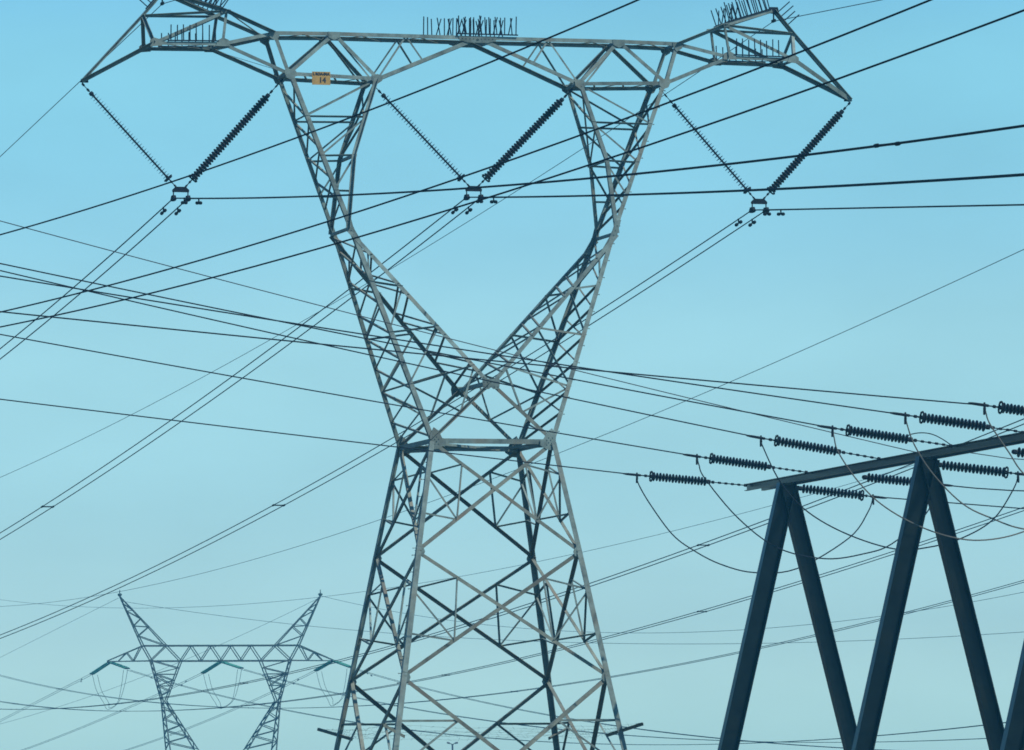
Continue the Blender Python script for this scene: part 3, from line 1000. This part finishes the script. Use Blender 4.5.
for su in (-1, 1):
    for sd in (-1, 1):
        d = fw * sd
        for nm, chain, w in (('outer_chord', [FP(69, 660.5, d, su), FP(58, 701, d * .9, su), FP(52.5, 749, d * 1.9, su), FP(48, 790, d * 2.8, su)], .17),
                             ('inner_chord', [FP(39.5, 661.5, d, su), FP(54.5, 701, d * .9, su), FP(25, 749, d * 1.6, su), FP(0.6, 789, d * 2.4, su)], .15),
                             ('leg', [FP(48, 790, d * 2.8, su), FP(80, 905, d * 6.5, su)], .2),
                             ('horn_chord', [FP(77, 646, d, su), FP(99.4, 596.5, d * .12, su)], .15),
                             ('horn_chord', [FP(54, 646, d, su), FP(99.4, 596.5, d * .12, su)], .14),
                             ('arm_chord', [FP(77, 646, d, su), FP(112, 661, d * .12, su)], .15),
                             ('arm_chord', [FP(69, 661, d, su), FP(112, 661.5, d * .12, su)], .14),
                             ('head_brace', [FP(69, 660.5, d, su), FP(77, 646, d, su)], .15),
                             ('head_brace', [FP(69, 660.5, d, su), FP(54, 646, d, su)], .13),
                             ('head_brace', [FP(54, 646, d, su), FP(39.5, 661.5, d, su)], .13)):
            m = MB()
            for p, q in zip(chain, chain[1:]):
                fbar(m, p, q, w * .62)
            m.build(nm, STEEL_FAR, farp)
        m = MB()
        def lace(A, B, ts, w=.07):
            for k in range(len(ts) - 1):
                p, q = (A, B) if k % 2 == 0 else (B, A)
                fbar(m, lerp(*p, ts[k]), lerp(*q, ts[k + 1]), w)
        kn_o, kn_i = FP(58, 701, d * .9, su), FP(54.5, 701, d * .9, su)
        def done(nm):
            global m
            m.build(nm, STEEL_FAR, farp)
            m = MB()
        lace((FP(69, 660.5, d, su), kn_o), (FP(39.5, 661.5, d, su), kn_i), (.0, .17, .33, .48, .62, .75, .87))
        lace((FP(39.5, 661.5, d, su), kn_i), (FP(69, 660.5, d, su), kn_o), (.33, .34, .62, .63))
        done('limb_lacing')
        lace((kn_o, FP(52.5, 749, d * 1.9, su)), (kn_i, FP(25, 749, d * 1.6, su)), (.12, .25, .38, .50, .62, .74, .86, 1.0))
        done('limb_lacing')
        lace((FP(54, 646, d, su), FP(99.4, 596.5, 0, su)), (FP(77, 646, d, su), FP(99.4, 596.5, 0, su)), (0, .2, .38, .40, .55, .70, .72, .85))
        done('horn_lacing')
        lace((FP(77, 646, d, su), FP(112, 661, 0, su)), (FP(69, 661, d, su), FP(112, 661.5, 0, su)), (.05, .4, .45, .75))
        done('arm_lacing')
    m = MB()
    for k in range(7):
        t0, t1 = k / 7, (k + 1) / 7
        a, b = (fw, -fw) if k % 2 else (-fw, fw)
        fbar(m, lerp(FP(58, 701, a * .9, su), FP(52.5, 749, a * 1.9, su), t0), lerp(FP(58, 701, b * .9, su), FP(52.5, 749, b * 1.9, su), t1), .08)
        fbar(m, lerp(FP(54.5, 701, a * .9, su), FP(25, 749, a * 1.6, su), t0), lerp(FP(54.5, 701, b * .9, su), FP(25, 749, b * 1.6, su), t1), .08)
        fbar(m, lerp(FP(69, 660.5, a, su), FP(58, 701, a * .9, su), t0), lerp(FP(69, 660.5, b, su), FP(58, 701, b * .9, su), t1), .08)
    m.build('side_lacing', STEEL_FAR, farp)
    m = MB()
    c = FP(99.4, 596.5, 0, su)
    m.lathe(c, c + V((0, 0, 1)), [(0, .12), (.1, .2), (.2, .2), (.25, .05), (.55, .03)], 6)
    m.build('horn_cap', STEEL_FAR, farp)
for sd in (-1, 1):
    d = fw * sd
    for y in (646, 661.3):
        m = MB()
        x = 77 if y < 650 else 69
        fbar(m, FP(x, y, d, -1), FP(x, y, d, 1), .12)
        m.build('crossarm_chord', STEEL_FAR, farp)
    m = MB()
    xs = np.linspace(-39.5, 39.5, 9)
    for k in range(8):
        p, q = (646, 661) if k % 2 else (661, 646)
        fbar(m, FP(xs[k], p, d), FP(xs[k + 1], q, d), .075)
    m.build('crossarm_lacing', STEEL_FAR, farp)
    m = MB()
    for s in (-1, 1):
        for t in (1, 2):
            a = FP(48, 790, d * 2.8, s)
            fbar(m, FP(48, 790, d * 2.8, s), FP(64 if t == 1 else 80, 848 if t == 1 else 905, d * (4.6 if t == 1 else 6.5), -s), .12)
        fbar(m, FP(48, 790, d * 2.8, s), FP(0, 789, d * 2.4), .15)
    m.build('body_bracing', STEEL_FAR, farp)

# its tension strings, jumpers and conductors
FARPH = [  # attachment, left live end, right live end, left wire, right wire, depth at left wire end, depth at right wire end
    ((110, 662), (91, 674.5), (128.5, 668.8), [(60, 690), (0, 721)], [(150, 676.5), (200, 691), (250, 703), (338, 720), (408, 731), (472, 737), (554, 741.6), (630, 744), (716, 743.6), (795, 740), (987, 726)], 'left'),
    ((221, 661.5), (202, 673.5), (242.5, 668.5), [(178, 685), (152, 697), (100, 720), (26, 749)], [(274, 678), (338, 694), (402, 708), (462, 717), (500, 722.6), (552, 728), (626, 735), (716, 739.5), (873, 742), (984, 739)], 'middle'),
    ((333, 660.5), (315, 671), (352, 667.5), [(278, 689), (234, 710), (190, 727), (130, 749)], [(360, 671), (394, 680.6), (418, 687), (464, 697.6), (560, 716), (638, 729), (716, 738.5), (750, 742), (873, 749)], 'right')]
for at_px, l_px, r_px, lw, rw, nm in FARPH:
    A = at(*at_px, FD)
    for sd_, lp, dd, wp, dw in ((0, l_px, FD + 2.2, lw, FD + 75), (1, r_px, FD - 2.2, rw, FD - 150)):
        B = at(*lp, dd)
        sd_name = ('left', 'right')[sd_]
        ax = (B - A).normalized()
        sidev = V((-ax.y, ax.x, 0)).normalized() * .16
        root = empty('insulator_string', A, 0, 'green double insulator pulling %s from the %s arm end of the distant pylon' % (sd_name, nm) if nm != 'middle' else
                     'green double insulator pulling %s from the middle of the distant pylon crossarm' % sd_name, 'insulator', 'green insulators of the distant pylon')
        for s in (-1, 1):
            m = MB()
            L = (B - A).length - .25
            prof = []
            nd = 16
            for k in range(nd):
                x = .2 + (L - .2) * k / nd
                stp = (L - .2) / nd
                prof += [(x, .045), (x + stp * .35, .088), (x + stp * .6, .088), (x + stp * .8, .045)]
            m.lathe(ax * .05 + sidev * s, ax * 1.05 + sidev * s, prof, 8)
            m.build('string', TEAL, root)
        m = MB()
        m.bar(sidev * -1.3 + ax * .1, sidev * 1.3 + ax * .1, .12)
        m.bar(sidev * -1.3 + ax * (L + .1), sidev * 1.3 + ax * (L + .1), .12)
        m.bar(V((0, 0, 0)), ax * .12, .1)
        m.build('yoke', FITTING, root)
        w = span([lp] + wp, depth=(dd, dw), anchor=None, ext=(0, 60), n=60)
        if (w[0] - B).length > (w[-1] - B).length:
            w = w[::-1]
        d = V((w[-1].x - w[0].x, w[-1].y - w[0].y, 0)).normalized()
        nrm = V((-d.y, d.x, 0)) * .16
        wire_thing('conductor', [shift(w, nrm), shift(w, -nrm)], .019, WIRE,
                   'distant twin line going %s from the %s insulators of the distant pylon' % (sd_name, nm), 'power line', 'twin lines of the distant pylon', (), [(0, 5.5), (1, 8.5)])
    # jumper: two loops
    lx, rx = l_px[0] + 1.5, r_px[0] - 1
    by = max(l_px[1], r_px[1]) + 35
    base = [at(lx, l_px[1] + .5, FD + 2.0)]
    lines = []
    for k, (dx, dy) in enumerate(((0, 0), (5, -1.5))):
        pr = [(lx + dx, l_px[1] + .5), (lx + dx + 4, l_px[1] + 16), (lx + 11 + dx, by - 7), (.5 * (lx + rx) + dx * .3 - 2, by + dy), (rx - 9 - dx * .2, by - 7), (rx - 3 - dx * .6, r_px[1] + 17), (rx - dx * .8, r_px[1] + 1)]
        ys = np.linspace(FD + 2.0, FD - 2.0, len(pr))
        lines.append(smooth_path([at(x, y, float(z)) for (x, y), z in zip(pr, ys)], 5))
    wire_thing('jumper_cable', lines, .018, WIRE, 'pair of drooping jumper loops under the %s insulators of the distant pylon' % nm, 'jumper cable', 'jumper loops of the distant pylon')

for pts, dp, lab in (
        ([(118.5, 598), (0, 657.5)], (FD, FD + 100), 'faint thin wire dropping to the left edge from the left horn of the distant pylon'),
        ([(320, 597.5), (224, 643), (140, 678), (0, 724)], (FD, FD + 130), 'faint thin wire dropping left behind the distant crossarm from its right horn'),
        ([(121, 597.5), (190, 611), (260, 624), (310, 629), (390, 635.6), (500, 638.5), (643, 640), (759, 641.5), (873, 641), (1024, 633.5)], (FD, FD - 120), 'faint thin wire sagging right from the left horn of the distant pylon'),
        ([(322, 596.8), (357, 604), (408, 613), (488, 624), (568, 632), (624, 635), (740, 629.5), (876, 615), (1024, 593)], (FD, FD - 120), 'faint thin wire sagging right from the right horn of the distant pylon')):
    s = span(pts, depth=dp, ext=(0, 70), n=60)
    wire_thing('earth_wire', [s], .016, EARTHW, lab, 'earth wire', 'thin earth wires')

# ------------------------------------------------------------- street lamp
LD = 460.0
lb = at(452.5, 744.0, LD)
lg = -7.2
lamp = empty('street_lamp', (lb.x, lb.y, lg), 0, 'tiny distant street lamp with two heads between the pylon legs', 'street lamp')
h = lb.z - lg
m = MB()
m.tube([V((0, 0, -.2)), V((0, 0, h * .5)), V((0, 0, h))], .1, 8, True, [.14, .1, .07])
m.build('pole', LAMP, lamp)
for s in (-1, 1):
    m = MB()
    m.tube([V((0, 0, h - .1)), V((s * .1, 0, h + .02)), V((s * .2, 0, h + .05))], .03, 6)
    m.build('arm', LAMP, lamp)
    m = MB()
    m.lathe(V((s * .17, 0, h + .05)), V((s * 1.0, 0, h + .25)), [(0, .04), (.06, .07), (.2, .075), (.26, .03)], 8)
    m.build('lamp_head', LAMP, lamp)

# ------------------------------------------------------------------ ground
def gz(x, y):
    t = min(1, max(0, (y - 185) / 170))
    t = t * t * (3 - 2 * t)
    return -7.6 * t + (0.25 * math.sin(x * .031 + 1) * math.sin(y * .027) if y > 330 or abs(x) > 60 else 0) * min(1, abs(y - 156) / 200)


xs = [-8000, -4000, -2000, -1000, -500, -300] + [-200 + 20 * k for k in range(21)] + [300, 500, 1000, 2000, 4000, 8000]
ysg = [-4000, -1500, -500, -200] + [-100 + 20 * k for k in range(40)] + [900, 1300, 2000, 3500, 6000, 12000]
vs = [V((x, y, gz(x, y))) for y in ysg for x in xs]
nx_ = len(xs)
m = MB()
m.add(vs, [(j * nx_ + i, j * nx_ + i + 1, (j + 1) * nx_ + i + 1, (j + 1) * nx_ + i) for j in range(len(ysg) - 1) for i in range(nx_ - 1)])
g = m.build('ground', GROUND, None, True)
tag(g, 'dry grassy open ground below the power lines', 'ground', kind='structure')

# -------------------------------------------------------------------- haze
HAZE_DENSITY = 0.00046
m = MB()
hx0, hx1, hy0, hy1, hz0, hz1 = -220, 220, -60, 900, -9.6, 30.0
m.add([(hx0, hy0, hz0), (hx1, hy0, hz0), (hx1, hy1, hz0), (hx0, hy1, hz0), (hx0, hy0, hz1), (hx1, hy0, hz1), (hx1, hy1, hz1), (hx0, hy1, hz1)],
      [(0, 3, 2, 1), (4, 5, 6, 7), (0, 1, 5, 4), (1, 2, 6, 5), (2, 3, 7, 6), (3, 0, 4, 7)])
if HAZE_DENSITY > 0:
    hm = bpy.data.materials.new('haze_air')
    hm.use_nodes = True
    nt = hm.node_tree
    nt.nodes.remove(nt.nodes['Principled BSDF'])
    pv = nt.nodes.new('ShaderNodeVolumePrincipled')
    pv.inputs['Color'].default_value = (0.12, 0.58, 0.86, 1)
    pv.inputs['Density'].default_value = HAZE_DENSITY
    pv.inputs['Anisotropy'].default_value = 0.2
    nt.links.new(pv.outputs[0], nt.nodes['Material Output'].inputs['Volume'])
    hz = m.build('haze', hm)
    tag(hz, 'pale blue haze over the whole scene', 'haze', kind='stuff')

# --------------------------------------------------------------- sun and sky
sdir = (UX * .42 + VX * .44 + V((0, 0, .82))).normalized()
elev = math.asin(sdir.z)
az = math.atan2(sdir.x, sdir.y)
sun_d = bpy.data.lights.new('sun', 'SUN')
sun_d.energy, sun_d.angle, sun_d.color = 4.8, math.radians(.53), (1.0, .99, .92)
sun = bpy.data.objects.new('sun', sun_d)
COL.objects.link(sun)
sun.rotation_euler = sdir.to_track_quat('Z', 'Y').to_euler()
w = bpy.data.worlds.new('World')
SC.world = w
w.use_nodes = True
nt = w.node_tree
bg = nt.nodes['Background']
sky = nt.nodes.new('ShaderNodeTexSky')
sky.sky_type = 'NISHITA'
sky.sun_disc = False
sky.sun_elevation, sky.sun_rotation = elev, az
sky.air_density, sky.dust_density, sky.ozone_density = 1.0, 1.0, 1.0
tint = nt.nodes.new('ShaderNodeMix')
tint.data_type, tint.blend_type = 'RGBA', 'MULTIPLY'
tint.inputs[0].default_value = 1.0
# a clear summer sky is bluer overhead and paler towards the horizon: tint by elevation only
TINT = [(0.012, (1.4478, 2.2749, 2.6593)), (0.028, (1.2455, 1.7358, 2.0376)), (0.05, (0.8803, 1.3825, 1.6946)), (0.075, (0.9853, 1.4521, 1.5598)), (0.09, (0.8353, 1.3516, 1.5329)), (0.11, (0.7523, 1.3761, 1.5113)), (0.13, (0.8484, 1.4766, 1.4673))]
TSC = 4.0
tcw = nt.nodes.new('ShaderNodeTexCoord')
sep = nt.nodes.new('ShaderNodeSeparateXYZ')
nt.links.new(tcw.outputs['Generated'], sep.inputs[0])
mr = nt.nodes.new('ShaderNodeMapRange')
mr.inputs[2].default_value = 0.2
nt.links.new(sep.outputs[2], mr.inputs[0])
rp = nt.nodes.new('ShaderNodeValToRGB')
rp.color_ramp.interpolation = 'B_SPLINE'
ZEN = (0.2, 0.8, 1.5)
TINT2 = TINT + [(0.2, ZEN)]
while len(rp.color_ramp.elements) < len(TINT2):
    rp.color_ramp.elements.new(0.5)
for e_, (z_, c_) in zip(rp.color_ramp.elements, TINT2):
    e_.position = z_ / 0.2
for e_, (z_, c_) in zip(rp.color_ramp.elements, TINT2):
    e_.color = (c_[0] / TSC, c_[1] / TSC, c_[2] / TSC, 1)
vm = nt.nodes.new('ShaderNodeVectorMath')
vm.operation = 'SCALE'
vm.inputs['Scale'].default_value = TSC
nt.links.new(mr.outputs[0], rp.inputs['Fac'])
nt.links.new(rp.outputs['Color'], vm.inputs[0])
nt.links.new(vm.outputs[0], tint.inputs[7])
nt.links.new(sky.outputs[0], tint.inputs[6])
cn = nt.nodes.new('ShaderNodeTexNoise')
cn.inputs['Scale'].default_value, cn.inputs['Detail'].default_value = 22.0, 5.0
mpw = nt.nodes.new('ShaderNodeMapping')
mpw.inputs['Scale'].default_value = (1, 1, 2.6)
nt.links.new(tcw.outputs['Generated'], mpw.inputs['Vector'])
nt.links.new(mpw.outputs[0], cn.inputs['Vector'])
cm = nt.nodes.new('ShaderNodeMapRange')
cm.inputs[1].default_value, cm.inputs[2].default_value = 0.25, 0.75
cm.inputs[3].default_value, cm.inputs[4].default_value = 0.95, 1.05
nt.links.new(cn.outputs['Fac'], cm.inputs[0])
cs = nt.nodes.new('ShaderNodeVectorMath')
cs.operation = 'SCALE'
nt.links.new(tint.outputs[2], cs.inputs[0])
nt.links.new(cm.outputs[0], cs.inputs['Scale'])
nt.links.new(cs.outputs[0], bg.inputs['Color'])
bg.inputs['Strength'].default_value = 0.1

# ------------------------------------------------------------------- render
SC.render.engine = 'CYCLES'
SC.view_settings.view_transform = 'Standard'
SC.view_settings.look = 'None'
SC.view_settings.exposure = 0.0
SC.view_settings.gamma = 1.0
SC.view_settings.use_curve_mapping = False
SC.cycles.use_denoising = True
SC.cycles.pixel_filter_type = 'BLACKMAN_HARRIS'
SC.cycles.filter_width = 1.7
SC.cycles.max_bounces = 6
SC.cycles.volume_bounces = 1
SC.render.film_transparent = False
